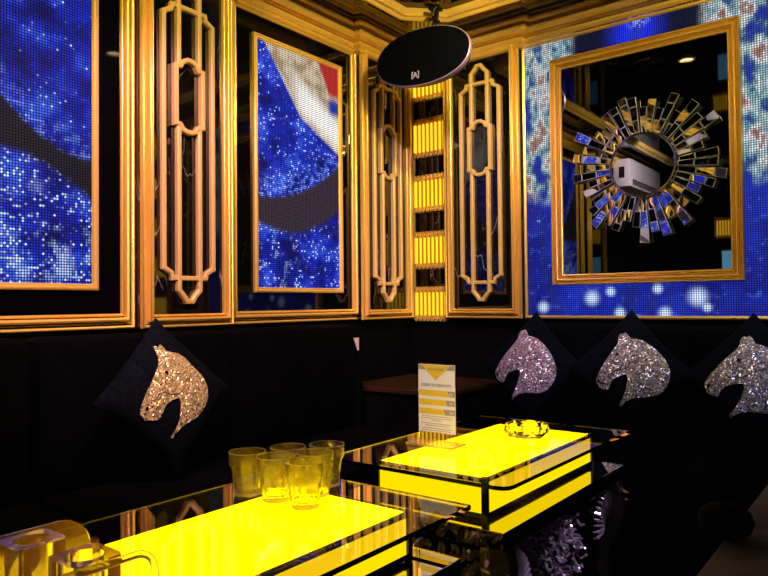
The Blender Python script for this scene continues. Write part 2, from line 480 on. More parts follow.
# moulding profiles
def reeded(w, d):
    """flat picture-moulding of width w standing d proud, with four reeds"""
    pr = [(0, 0)]
    for a, b, h in ((0, .25, .62), (.30, .42, .40), (.47, .75, 1.), (.80, 1., .55)):   # beads with dark grooves between
        for k in range(7):
            th = pi * k / 6
            pr.append((w * ((a + b) / 2 - (b - a) / 2 * cos(th)), -d * (h - .38 + .38 * sin(th))))
        if b < 1: pr += [(w * (b + .002), -d * .06), (w * (b + .048), -d * .06)]
    pr.append((w, 0))
    return pr
def wallframe(name, x0, x1, z0, z1, wall, off=0., w=.064, d=.035, mat=GOLD):
    """rectangular moulding on a wall. wall 'L': runs along y on x=WX; 'B': runs along x on y=WY"""
    mb = MB().sweep_rect(x0, x1, z0, z1, reeded(w, d))
    o = struct(name, mb, mat, True)
    if wall == 'L':
        o.location = (WX + off, 0, 0); o.rotation_euler = (0, 0, pi / 2)
    else:
        o.location = (0, WY - off, 0)
    return o
Z0, Z1 = .775, 2.372
LSEC = [(.63, 1.607), (2.085, 3.06)]
CPAN = [(1.607, 2.086), (3.03, 3.525)]
nt_ = 0
for a, b in LSEC:
    nt_ += 1; wallframe('trim_%d' % nt_, a, b, Z0, Z1, 'L')
for a, b in CPAN + [(.15, .63)]:
    nt_ += 1; wallframe('trim_%d' % nt_, a, b, Z0, Z1, 'L', P, .058)
for a, b in [(-2.262, -1.755), (-.405, .10)]:
    nt_ += 1; wallframe('trim_%d' % nt_, a, b, Z0, Z1, 'B', P, .058)
# pilasters carrying black marble
def pil(nm, a, b, wall):
    mb = MB()
    if wall == 'L': mb.box(WX, WX + P, a, b, Z0, CZ)
    else: mb.box(a, b, WY - P, WY, Z0, CZ)
    return struct(nm, mb, MARBLE)
k = 0
for a, b in CPAN + [(.15, .63)]:
    k += 1; pil('wall_left_panel_%d' % k, a, b, 'L')
for a, b in [(-2.262, -1.755), (-.405, .10)]:
    k += 1; pil('wall_back_panel_%d' % k, a, b, 'B')
# black glass inside the LED sections of the left wall
for i, (a, b) in enumerate(LSEC):
    mb = MB().box(WX, WX + .008, a, b, Z0, CZ); struct('wall_left_glass_%d' % (i + 1), mb, BLACK_GLASS)
mb = MB().box(-1.755, -.405, WY - .006, WY, Z0, CZ); struct('wall_back_glass', mb, BLACK_GLASS)

# crown moulding with returns round every pilaster
crown = [(0, 2.318)]
for a, b, o0, o1 in ((2.318, 2.338, .020, .024), (2.343, 2.372, .026, .040), (2.378, 2.386, .036, .040), (2.392, 2.424, .046, .072), (2.430, 2.436, .066, .070), (2.442, 2.469, .080, .092)):
    for k in range(6):
        q = k / 5
        crown.append((o0 + (o1 - o0) * q + .008 * sin(pi * q), a + (b - a) * q))
    crown += [(o0 * .55, b + .0005), (o0 * .55, b + .005)] if b < 2.46 else [(0, 2.469)]
mb = MB().sweep_plan([(WX, YB), (WX, .15), (WX + P, .15), (WX + P, .63), (WX, .63), (WX, 1.607), (WX + P, 1.607), (WX + P, 2.086), (WX, 2.086), (WX, 3.03), (WX + P, 3.03), (WX + P, 3.53)], crown)
nt_ += 1; struct('trim_%d' % nt_, mb, GOLD, True)
mb = MB().sweep_plan([(-2.262, WY), (-2.262, WY - P), (-1.755, WY - P), (-1.755, WY), (-.405, WY), (-.405, WY - P), (.10, WY - P), (.10, WY)], crown)
nt_ += 1; struct('trim_%d' % nt_, mb, GOLD, True)
mb = MB().sweep_plan([(.36, WY), (XR, WY)], crown)
nt_ += 1; struct('trim_%d' % nt_, mb, GOLD, True)
# ceiling tray moulding with cut corners
tp = [(0, CZ), (0, CZ - .025), (.012, CZ - .045), (.03, CZ - .05), (.04, CZ - .035), (.055, CZ - .032), (.065, CZ - .015), (.075, CZ)]
x0, x1, y0, y1, c = -2.21, 1.95, -1.4, 3.215, .20
path = [(x0, y0 + c), (x0, y1 - c), (x0 + c, y1), (x1 - c, y1), (x1, y1 - c), (x1, y0 + c), (x1 - c, y0), (x0 + c, y0)]
mb = MB().sweep_plan(path, tp, side=1, closed=True)
nt_ += 1; struct('trim_%d' % nt_, mb, GOLD, True)

# ------------------------------------------------------------------ LED screens
def flatframe(w, d):
    return [(0, 0), (0, -d * .7), (w * .2, -d), (w * .45, -d), (w * .55, -d * .7), (w * .8, -d * .75), (w, -d * .4), (w, 0)]
def led_screen(label, uc, half, z0, z1, pic, mname, pitch, gain=.9):
    t = thing('led_screen', label, 'screen', (WX + .0085, uc, 0), pi / 2, 'LED screens in the left wall')
    MB().sweep_rect(-half, half, z0, z1, flatframe(.026, .022)).build('screen_frame', GOLD, t)
    MB().box(-half + .02, half - .02, -.008, 0, z0 + .02, z1 - .02).build('display', led(mname, uc, pitch, pic, gain, .07), t)
    return t
led_screen('gold framed LED screen of blue stars at the left edge', 1.117, .325, .932, 2.215, pic1, 'led_blue_planet', .0105, .75)
led_screen('narrow gold framed LED screen showing a beige and red patch over blue', 2.5785, .3265, .930, 2.215, pic2, 'led_beige_planet', .0105)
t = thing('led_wall', 'large LED wall of blue dots surrounding the square black mirror', 'screen', (-1.08, WY - .006, 0), 0)
MB().sweep_rect(-.672, .672, .775, 2.41, [(0, 0), (0, -.018), (.008, -.024), (.018, -.018), (.020, 0)]).build('screen_frame', GOLD, t)
MB().box(-.658, .658, -.014, 0, .789, 2.40).build('display', led('led_mosaic', -1.08, .0110, pic3, .75, .18), t)

# ------------------------------------------------------------------ framed black mirror
MX, MZ = -1.0935, 1.583
t = thing('wall_mirror', 'large square black mirror in a stepped gold frame', 'mirror', (MX, WY - .02, MZ))
def mouldprof(w, d):
    pr = [(0, 0)]
    for a, b, h in ((0, .16, .9), (.20, .30, .72), (.34, .60, .80), (.66, .76, .50), (.80, 1., .46)):
        for k in range(7):
            th = pi * k / 6
            pr.append((w * ((a + b) / 2 - (b - a) / 2 * cos(th)), -d * (h - .22 + .22 * sin(th))))
        if b < 1: pr += [(w * (b + .003), -d * max(.05, h - .62)), (w * (b + .037), -d * max(.05, h - .62))]
    pr.append((w, -.012))
    return pr
MB().sweep_rect(-.4755, .4755, -.623, .623, mouldprof(.058, .05)).build('mirror_frame', GOLD, t, True)
MB().box(-.42, .42, -.012, 0, -.568, .568).build('mirror_glass', DARK_MIRROR, t)

# ------------------------------------------------------------------ sunburst mirror hung on it
t = thing('sunburst_mirror', 'round sunburst mirror with mirrored glass rays hanging on the black mirror', 'mirror', (-1.066, WY - .033, 1.557))
n = 56; ring = MB()
ring.v = []
pr = [(.154, -.050), (.156, -.054), (.162, -.055), (.167, -.048), (.168, -.030)]
v = []; f = []
for i in range(n):
    a = 2 * pi * i / n
    for r, y in pr: v.append((r * cos(a), y, r * sin(a)))
for i in range(n):
    j = (i + 1) % n
    for q in range(len(pr) - 1): f.append((i * 5 + q, j * 5 + q, j * 5 + q + 1, i * 5 + q + 1))
MB().add(v, f).build('mirror_rim', CHROME, t, True)
dv = [(.155 * cos(2 * pi * i / n), -.050, .155 * sin(2 * pi * i / n)) for i in range(n)]
dv2 = [(.155 * cos(2 * pi * i / n), -.030, .155 * sin(2 * pi * i / n)) for i in range(n)]
MB().add(dv + dv2, [tuple(range(n))] + [(i, (i + 1) % n, n + (i + 1) % n, n + i) for i in range(n)]).build('center_mirror', MIRROR, t)
MB().add([(.16 * cos(2 * pi * i / n), y, .16 * sin(2 * pi * i / n)) for y in (0, -.03) for i in range(n)],
         [tuple(range(n)), tuple(range(n, 2 * n))] + [(i, (i + 1) % n, n + (i + 1) % n, n + i) for i in range(n)]).build('back_plate', DARK_METAL, t)
rr = random.Random(21)
NR = 42
LEN = [.355, .40, .30, .33, .385, .29, .34, .37, .305, .35, .32, .375, .295, .36]
for i in range(NR):
    a = 2 * pi * (i + .5) / NR
    R = LEN[(i * 5) % len(LEN)] + rr.uniform(-.008, .008)
    r0 = .168
    cuts = [r0]
    first = r0 + rr.uniform(.055, .085)
    while first < R - .035:
        cuts.append(first); first += rr.uniform(.065, .095)
    cuts.append(R)
    mb = MB()
    ux, uz = cos(a), sin(a); px_, pz_ = -sin(a), cos(a)
    yb = -.016 - (.012 if i % 2 else 0) - .004 * (i % 3)
    for c0, c1 in zip(cuts[:-1], cuts[1:]):
        c0 += .0008; c1 -= .0008
        w0 = .0118 + (c0 - .168) * .052; w1 = .0118 + (c1 - .168) * .052
        gx, gz = rr.choice((-.13, -.13, -.10, -.03, -.19, .03)) + rr.uniform(-.035, .035), rr.uniform(-.11, .13)
        tx, ty = gx * px_ + gz * pz_, gx * ux + gz * uz
        e = .0020
        def P3(r, w, y):
            return (ux * r + px_ * w, y, uz * r + pz_ * w)
        def yy(r, w): return yb - .006 + tx * w + ty * (r - (c0 + c1) / 2)
        bk = [P3(c0, -w0, yb + .003), P3(c1, -w1, yb + .003), P3(c1, w1, yb + .003), P3(c0, w0, yb + .003)]
        md = [P3(c0, -w0, yy(c0, -w0) + .0025), P3(c1, -w1, yy(c1, -w1) + .0025), P3(c1, w1, yy(c1, w1) + .0025), P3(c0, w0, yy(c0, w0) + .0025)]
        fr = [P3(c0 + e, -w0 + e, yy(c0, -w0)), P3(c1 - e, -w1 + e, yy(c1, -w1)), P3(c1 - e, w1 - e, yy(c1, w1)), P3(c0 + e, w0 - e, yy(c0, w0))]
        mb.add(bk + md + fr, [(0, 1, 2, 3)] + [(q, (q + 1) % 4, 4 + (q + 1) % 4, 4 + q) for q in range(4)] + [(4 + q, 4 + (q + 1) % 4, 8 + (q + 1) % 4, 8 + q) for q in range(4)], 1)
        mb.add(fr, [(0, 1, 2, 3)], 0)
    mb.build('mirror_ray', [MIRROR, EDGE_GLINT], t)

# ------------------------------------------------------------------ lattice ornaments
def lattice(label, wall, c, dz=0.):
    loc = (WX + P + .002, c, 0) if wall == 'L' else (c, WY - P - .002, 0)
    t = thing('lattice_ornament', label, 'wall ornament', loc, pi / 2 if wall == 'L' else 0, 'gold lattice ornaments on marble')
    w = .021; y0, y1 = -.022, 0
    o, b, i_, d = .128, .085, .054, .070
    zb, zbs, zt, zts = .987, 1.018, 2.168, 2.135          # bars and shoulders
    pts = [(-b, zb), (b, zb), (b + .006, zb + .022), (o, zbs + .012), (o, zts - .010), (b + .006, zt - .022), (b, zt), (-b, zt), (-b - .006, zt - .022), (-o, zts - .010), (-o, zbs + .012), (-b - .006, zb + .022)]
    MB().ribbon([(x, z + dz) for x, z in pts], w, y0, y1, True).build('outer_loop', GOLD_PALE, t)
    m0, m1 = 1.655, 1.905                                   # medallion
    low = [(-i_, m0 - .002), (-i_, .935), (-.026, .905), (-.014, .886), (.014, .886), (.026, .905), (i_, .935), (i_, m0 - .002)]
    up = [(-i_, m1 + .002), (-i_, 2.228), (-.026, 2.256), (-.014, 2.274), (.014, 2.274), (.026, 2.256), (i_, 2.228), (i_, m1 + .002)]
    MB().ribbon([(x, z + dz) for x, z in low], w, y0 - .003, y1).ribbon([(x, z + dz) for x, z in up], w, y0 - .003, y1).build('inner_loop', GOLD_PALE, t)
    med = [(-d, m0), (-d + .022, m0 - .002), (-.034, m0 - .022), (-.012, m0 - .030), (.012, m0 - .030), (.034, m0 - .022), (d - .022, m0 - .002), (d, m0),
           (d, m1), (d - .022, m1 + .002), (.034, m1 + .024), (.012, m1 + .036), (-.012, m1 + .036), (-.034, m1 + .024), (-d + .022, m1 + .002), (-d, m1)]
    MB().ribbon([(x, z + dz) for x, z in med], w, y0 - .006, y1, True).build('medallion', GOLD_PALE, t)
    return t
la = lattice('tall gold lattice on the black marble between the two left wall screens', 'L', 1.838)
dup(la, (WX + P + .002, 3.275, 0), 'gold lattice on the narrow marble panel just left of the lit corner niche')
dup(la, (-2.010, WY - P - .002, 0), 'gold lattice on the marble panel between the lit niche and the LED wall', 0)
dup(la, (-.155, WY - P - .002, 0), 'gold lattice on the marble panel right of the LED wall, outside the view', 0)

# ------------------------------------------------------------------ lit slat niche
def niche(label, loc, rz=0, rows=None):
    t = thing('slat_niche', label, 'wall light', loc, rz)
    W = .125
    allrows = [(.790, .938), (1.120, 1.285), (1.478, 1.645), (1.825, 2.005), (2.185, 2.36)]
    rows = rows if rows is not None else range(5)
    rs = [allrows[i] for i in rows]
    lo, hi = rs[0][0] - .014, rs[-1][1]
    MB().box(-W, W, -.006, 0, lo, CZ if len(rs) > 1 else hi + .05).build('niche_back', BLACK_GLOSS, t)
    for z0, z1 in rs:
        MB().box(-W + .004, W - .004, -.010, -.006, z0, z1).build('backlight_panel', BACKLIGHT, t)
        for q in range(8):
            x = -W + .018 + q * (2 * W - .036) / 7
            MB().tube([(x, -.020, z0 + .002), (x, -.020, (z0 + z1) / 2), (x, -.020, z1 - .002)], .0068, 8).build('light_rod', ROD, t, True)
        for zz, s in ((z1, 1), (z0, -1)):
            mb = MB().box(-W, W, -.034, -.006, min(zz + s * .012, zz + s * .024), max(zz + s * .012, zz + s * .024))
            for q in range(8):
                x = -W + .018 + q * (2 * W - .036) / 7
                mb.box(x - .008, x + .008, -.038, -.006, min(zz, zz + s * .034), max(zz, zz + s * .034))
            mb.build('gold_rail', GOLD, t)
    for (a0, a1), (b0, b1) in zip(rs[:-1], rs[1:]):
        MB().cbox(-W + .004, W - .004, -.026, -.006, a1 + .038, b0 - .038, .003).build('marble_block', MARBLE, t)
    for s in (-1, 1):
        MB().box(s * W - .012, s * W + .012, -.036, 0, lo, CZ - .11 if len(rs) > 1 else hi + .05).build('side_post', GOLD, t)
    return t
niche('tall niche of glowing amber slats in the room corner', (-2.395, WY, 0))
niche('glowing amber slat niche right of the LED wall, outside the view', (.232, WY, 0))
niche('short amber slat light on the wall behind, seen in the mirror', (-1.72, YB, -.19), pi, [3])

# ------------------------------------------------------------------ oval loudspeaker
t = thing('loudspeaker', 'black oval loudspeaker hanging from the ceiling in the corner', 'speaker', (-2.018, 2.95, 2.168))
t.rotation_euler = (radians(-6), radians(1.5), radians(4))
def oval(a, b, y, n=64, p=2.15):
    r = []
    for i in range(n):
        th = 2 * pi * i / n
        c, s = cos(th), sin(th)
        r.append((a * math.copysign(abs(c) ** (2 / p), c), y, b * math.copysign(abs(s) ** (2 / p), s)))
    return r
def rings(rs, capend=True, capstart=False):
    n = len(rs[0]); v = sum(rs, []); f = []
    for k in range(len(rs) - 1):
        for i in range(n):
            j = (i + 1) % n; f.append((k * n + i, k * n + j, (k + 1) * n + j, (k + 1) * n + i))
    if capend: f.append(tuple((len(rs) - 1) * n + i for i in range(n)))
    if capstart: f.append(tuple(range(n)))
    return MB().add(v, f)
A_, B_ = .285, .158
GRILLE = add_noise(pm('speaker_grille_cloth', (.0012, .002, .004), .9, 0, .05), 300, .5)
rings([oval(A_ - .004, B_ - .004, -.002), oval(A_ * .97, B_ * .96, -.008), oval(A_ * .7, B_ * .7, -.013), oval(A_ * .3, B_ * .3, -.015)]).build('grille', GRILLE, t, True)
RIM = add_noise(pm('grey_speaker_rim', (.40, .30, .45), .4, .3), 20, .1)
rings([oval(A_ - .004, B_ - .004, -.003), oval(A_, B_, 0), oval(A_, B_, .022), oval(A_ - .006, B_ - .006, .026)], False).build('rim', RIM, t, True)
rings([oval(A_ - .006, B_ - .006, .024), oval(A_ * .9, B_ * .88, .07), oval(A_ * .66, B_ * .62, .13), oval(A_ * .42, B_ * .4, .165)]).build('cabinet', BLACK_PLASTIC, t, True)
lg = MB()                                                    # the small emblem: letter between two brackets
zc, xc = -.104, -.022
E_ = .0028
lg.ribbon([(xc - .012, zc + .017), (xc - .020, zc + .017), (xc - .020, zc - .017), (xc - .012, zc - .017)], .005, -.0165, -.011)
lg.ribbon([(xc + .012, zc + .017), (xc + .020, zc + .017), (xc + .020, zc - .017), (xc + .012, zc - .017)], .005, -.0165, -.011)
lg.ribbon([(xc - .010, zc - .013), (xc - .002, zc + .012), (xc + .002, zc + .012), (xc + .010, zc - .013)], .005, -.0165, -.011)
lg.ribbon([(xc - .006, zc - .004), (xc + .006, zc - .004)], .004, -.0165, -.011)
lg.build('emblem', pm('pale_print', (.45, .45, .75), .5), t, False, 'small pale bracketed letter emblem')
br = MB()
br.tube([(.03, .06, .12), (.03, .06, .19), (.033, .055, .235)], .008, 10)
br.cbox(.008, .052, .04, .08, .205, .222, .003)
br.box(.018, .048, .048, .072, .22, .275)
br.cbox(-.002, .062, .032, .090, .275, .291, .004)
br.build('hanging_bracket', DARK_METAL, t, True)
MB().tube([(.030, .040, .235), (.036, .030, .262), (.050, .034, .278)], .006, 8).tube([(.018, .038, .196), (.026, .034, .206)], .007, 8).build('bracket_knob', CHROME, t, True)

# ------------------------------------------------------------------ sofas, wainscot fabric, corner table
def cushion(x0, x1, y0, y1, z0, z1, r):
    return MB().cbox(x0, x1, y0, y1, z0, z1, r)
t = thing('sofa', 'long black velvet sofa along the left wall under the screens', 'sofa', (-2.2, 1.0, FZ))
oz = -FZ
MB().cbox(-.33, .46, -1.6, 1.80, 0, .098 + oz, .015).build('sofa_base', VELVET, t)
for q in range(4):
    a = -1.58 + q * .845
    cushion(-.16, .48, a, a + .838, .10 + oz, .228 + oz, .04).build('seat_cushion', VELVET, t, True)
    cushion(-.33, -.135, a, a + .838, .235 + oz, .762 + oz, .05).build('back_cushion', VELVET, t, True)
MB().cbox(-.335, -.14, 1.796, 1.84, .0, .75 + oz, .015).build('side_panel', VELVET, t)
MB().add([(x, y, z + oz) for x in (-.1345, -.1305) for y, z in ((1.748, .690), (1.790, .690), (1.790, .622), (1.780, .622))], [(0, 1, 2, 3), (7, 6, 5, 4), (0, 4, 5, 1), (1, 5, 6, 2), (2, 6, 7, 3), (3, 7, 4, 0)]).build('fabric_label', TRIM_WHITE, t, False, 'small pale pink fabric label')
t = thing('sofa', 'long black velvet sofa along the mirror wall', 'sofa', (-.5, 3.2, FZ))
MB().cbox(-1.18, 2.2, -.46, .36, 0, .098 + oz, .015).build('sofa_base', VELVET, t)
for q in range(4):
    a = -1.17 + q * .842
    cushion(a, a + .835, -.48, .18, .10 + oz, .228 + oz, .04).build('seat_cushion', VELVET, t, True)
    cushion(a, a + .835, .16, .36, .235 + oz, .745 + oz, .05).build('back_cushion', VELVET, t, True)
t = thing('corner_table', 'low dark wooden table in the corner between the two sofas', 'table', (-2.13, 3.22, FZ))
MB().cbox(-.40, .26, -.33, .33, .392 + oz, .42 + oz, .005).build('tabletop', DARK_WOOD, t)
MB().cbox(-.38, .24, -.31, .31, .06, .392 + oz, .004).build('cabinet_body', BLACK_GLOSS, t)
for sx in (-.36, .22):
    for sy in (-.29, .29):
        MB().box(sx - .02, sx + .02, sy - .02, sy + .02, 0, .06).build('foot', BLACK_GLOSS, t)

# ------------------------------------------------------------------ horse cushions
HORSE = [(235, 68), (248, 74), (262, 62), (280, 85), (295, 108), (320, 110), (360, 125), (400, 155), (435, 190), (465, 230), (488, 275), (500, 320), (497, 360), (480, 400), (450, 440), (420, 460), (390, 470), (340, 472), (290, 475), (250, 488), (225, 505), (205, 525), (200, 510), (210, 490), (230, 462), (245, 430), (258, 390), (265, 350), (258, 330), (230, 335), (195, 345), (170, 360), (155, 385), (148, 405), (135, 418), (110, 412), (85, 400), (80, 385), (68, 365), (75, 335), (95, 300), (120, 262), (150, 220), (185, 175), (210, 145), (220, 125), (220, 90)]
HORSE = [((x - 300) * .00079, (300 - y) * .00079) for x, y in HORSE]
HLEFT = [(333, 143), (345, 160), (355, 178), (375, 183), (400, 190), (425, 207), (440, 225), (460, 250), (490, 280), (510, 310), (522, 340), (525, 375), (515, 410), (495, 440), (470, 460), (440, 470), (415, 480), (395, 500), (375, 527), (372, 515), (385, 495), (398, 465), (402, 430), (402, 390), (396, 370), (370, 375), (350, 385), (338, 400), (333, 420), (320, 442), (300, 443), (290, 438), (275, 440), (265, 425), (256, 410), (258, 375), (270, 340), (290, 300), (305, 265), (318, 235), (322, 210), (320, 195), (308, 152), (318, 150), (326, 164)]
def hl(x, y):
    z = (330 - y) * .00091
    return ((x - 390) * .00105 + .16 * z, z + .012)
HLEFT = [hl(x, y) for x, y in HLEFT]
PH = .205                                                    # half the cushion's side
def bulge(u, v):
    a, b = min(1, abs(u) / PH), min(1, abs(v) / PH)
    return .070 * (max(0, 1 - a ** 2.4) * max(0, 1 - b ** 2.4)) ** .5
def diam(p, q):                                             # cushion-side coordinates from upright ones
    return ((p + q) / sqrt(2), (q - p) / sqrt(2))
def smooth_poly(pts, it=1):
    for _ in range(it):
        o = []
        for i in range(len(pts)):
            a, b = pts[i], pts[(i + 1) % len(pts)]
            o += [(a[0] * .78 + b[0] * .22, a[1] * .78 + b[1] * .22), (a[0] * .22 + b[0] * .78, a[1] * .22 + b[1] * .78)]
        pts = o
    return pts
def patch(pts, off, thick, cuts=1):
    """outline laid on the cushion's front as a padded patch"""
    bm = bmesh.new()
    vs = [bm.verts.new((x, 0, z)) for x, z in pts]
    es = [bm.edges.new((vs[i], vs[(i + 1) % len(vs)])) for i in range(len(vs))]
    bmesh.ops.triangle_fill(bm, edges=es, use_beauty=True)
    for _ in range(3):
        long = [e for e in bm.edges if e.calc_length() > .022 and not e.is_boundary]
        if long: bmesh.ops.subdivide_edges(bm, edges=long, cuts=1)
        bmesh.ops.triangulate(bm, faces=bm.faces)
    for v in bm.verts:
        a, b = diam(v.co.x, v.co.z)
        v.co.y = -bulge(a, b) - off
    r = bmesh.ops.extrude_face_region(bm, geom=list(bm.faces))
    for v in [g for g in r['geom'] if isinstance(g, bmesh.types.BMVert)]: v.co.y -= thick
    mb = MB().frombm(bm); bm.free(); return mb
def horse_cushion(label, outline, eye, nos, loc, rz, tilt, mouth=None, group='horse cushions', stone=None, jaw=None):
    t = thing('cushion', label, 'cushion', loc, 0, group)
    t.rotation_euler = (tilt, 0, rz)
    N = 22; mb = MB(); v = []; f = []
    for sgn in (-1, 1):
        for i in range(N + 1):
            for j in range(N + 1):
                a = -PH + 2 * PH * i / N; b = -PH + 2 * PH * j / N
                k = 1 - .05 * (1 - (2 * abs(i / N - .5)) ** 2) * (2 * abs(j / N - .5)) ** 4
                k2 = 1 - .05 * (1 - (2 * abs(j / N - .5)) ** 2) * (2 * abs(i / N - .5)) ** 4
                A, B = a * k2, b * k
                x = (A - B) / sqrt(2); z = (A + B) / sqrt(2)
                v.append((x, sgn * max(.002, bulge(a, b)), z))
    M_ = (N + 1) ** 2
    for s in (0, 1):
        for i in range(N):
            for j in range(N):
                q = s * M_ + i * (N + 1) + j
                f.append((q, q + 1, q + N + 2, q + N + 1))
    bd = [i * (N + 1) for i in range(N)] + [N * (N + 1) + j for j in range(N)] + [i * (N + 1) + N for i in range(N, 0, -1)] + [j for j in range(N, 0, -1)]
    for i in range(len(bd)):
        a, b = bd[i], bd[(i + 1) % len(bd)]
        f.append((a, b, b + M_, a + M_))
    MB().add(v, f).build('cushion_cover', PILLOW, t, True)
    h = patch(smooth_poly(outline), .0015, .0035).build('horse_motif', stone or STONES, t, False, 'rhinestone horse head')
    def disc(c, r, sq=1.):
        return [(c[0] + r * cos(2 * pi * i / 14), c[1] + r * sq * sin(2 * pi * i / 14)) for i in range(14)]
    patch(disc(eye, .0068, .8), .0046, .003).build('eye', EYE, h)
    patch(disc(nos, .0055, 1.3), .0046, .002).build('nostril', EYE, h)
    if jaw:
        up_ = [(x, z + .0016) for x, z in jaw]; dn_ = [(x, z - .0016) for x, z in jaw][::-1]
        patch(up_ + dn_, .0046, .0012).build('jaw_line', JAW, h)
    if mouth:
        patch(mouth, .0046, .0015).build('mouth_line', EYE, h)
    return t
def hp(x, y): return ((x - 300) * .00079, (300 - y) * .00079)
horse_cushion('black diamond cushion with horse head painted in yellow table light on the left sofa', HLEFT, hl(346, 264), hl(276, 395),
              (-2.185, 1.508, .542), radians(90), radians(-14), stone=STONES_YELLOW_LIT, jaw=[hl(x, y) for x, y in ((300, 372), (318, 345), (338, 340), (358, 352), (382, 357), (404, 350), (416, 332), (424, 300))])
MO = [hp(70, 352), hp(100, 368), hp(140, 372), hp(138, 379), hp(98, 376)]
JR = [(165, 322), (190, 305), (220, 300), (248, 298), (275, 285), (295, 255), (305, 215), (300, 170)]
hc = horse_cushion('black cushion with pinkish silver horse head, nearest the room corner on the mirror wall', HORSE, hp(215, 200), hp(88, 365), (-1.555, 3.245, .535), 0, radians(-12), jaw=[hp(*p) for p in JR])
def vp(p, fx, fz, rot, dx=0., dz=0.):
    x, z = p; return (x * fx * cos(rot) - z * fz * sin(rot) + dx, x * fx * sin(rot) + z * fz * cos(rot) + dz)
def vary(*q): return [vp(p, *q) for p in HORSE]
q = (.96, .93, radians(7), .042, .004)
horse_cushion('black cushion with silver horse head in the middle under the mirror, mouth line showing', vary(*q), vp(hp(215, 200), *q), vp(hp(84, 358), *q), (-1.045, 3.19, .545), 0, radians(-12),
              [vp(p, *q) for p in MO], jaw=[vp(hp(*p), *q) for p in JR])
q = (1.04, .98, radians(-4), .014, -.004)
horse_cushion('black cushion with bluish silver horse head at the right edge', vary(*q), vp(hp(225, 205), *q), vp(hp(92, 362), *q), (-.545, 3.25, .53), 0, radians(-12), jaw=[vp(hp(*p), *q) for p in JR])

# ------------------------------------------------------------------ glowing tables
TH = .45
SHELF = pm('dark_mirror_shelf', (.72, .70, .68), .015, 1.)
HX, HY = .273, .423
def leaf(mb, base, d, up, L, w, curl, mi=0):
    """a small curled acanthus leaf"""
    d = Vector(d).normalized(); up = Vector(up).normalized(); s = d.cross(up).normalized()
    n = 6; v = []; f = []
    p = Vector(base); ang = 0
    for i in range(n):
        t_ = i / (n - 1)
        ww = w * sin(pi * min(.98, .12 + .86 * t_)) ** .8
        dd = d * cos(ang) + up * sin(ang); nn = up * cos(ang) - d * sin(ang)
        v += [p - s * ww, p + nn * ww * .55, p + s * ww, p - nn * ww * .25]
        p = p + dd * (L / (n - 1)); ang += curl / (n - 1)
    for i in range(n - 1):
        for k in range(4):
            f.append((i * 4 + k, i * 4 + (k + 1) % 4, (i + 1) * 4 + (k + 1) % 4, (i + 1) * 4 + k))
    f += [(0, 1, 2, 3), tuple((n - 1) * 4 + k for k in (3, 2, 1, 0))]
    mb.add(v, f, mi)
def fan(mb, c, d, up, nrm, R, spread, n):
    """ribbed shell: n ribs fanning out from c round direction d"""
    d = Vector(d).normalized(); s = Vector(nrm).normalized().cross(d).normalized(); nrm = Vector(nrm).normalized(); c = Vector(c)
    for k in range(n):
        a = (k / (n - 1) - .5) * spread
        q = d * cos(a) + s * sin(a)
        mb.tube([c + q * R * .25 + nrm * .004, c + q * R * .6 + nrm * .012, c + q * R * .92 + nrm * .010, c + q * R], [R * .02, R * .034, R * .045, R * .02], 8)
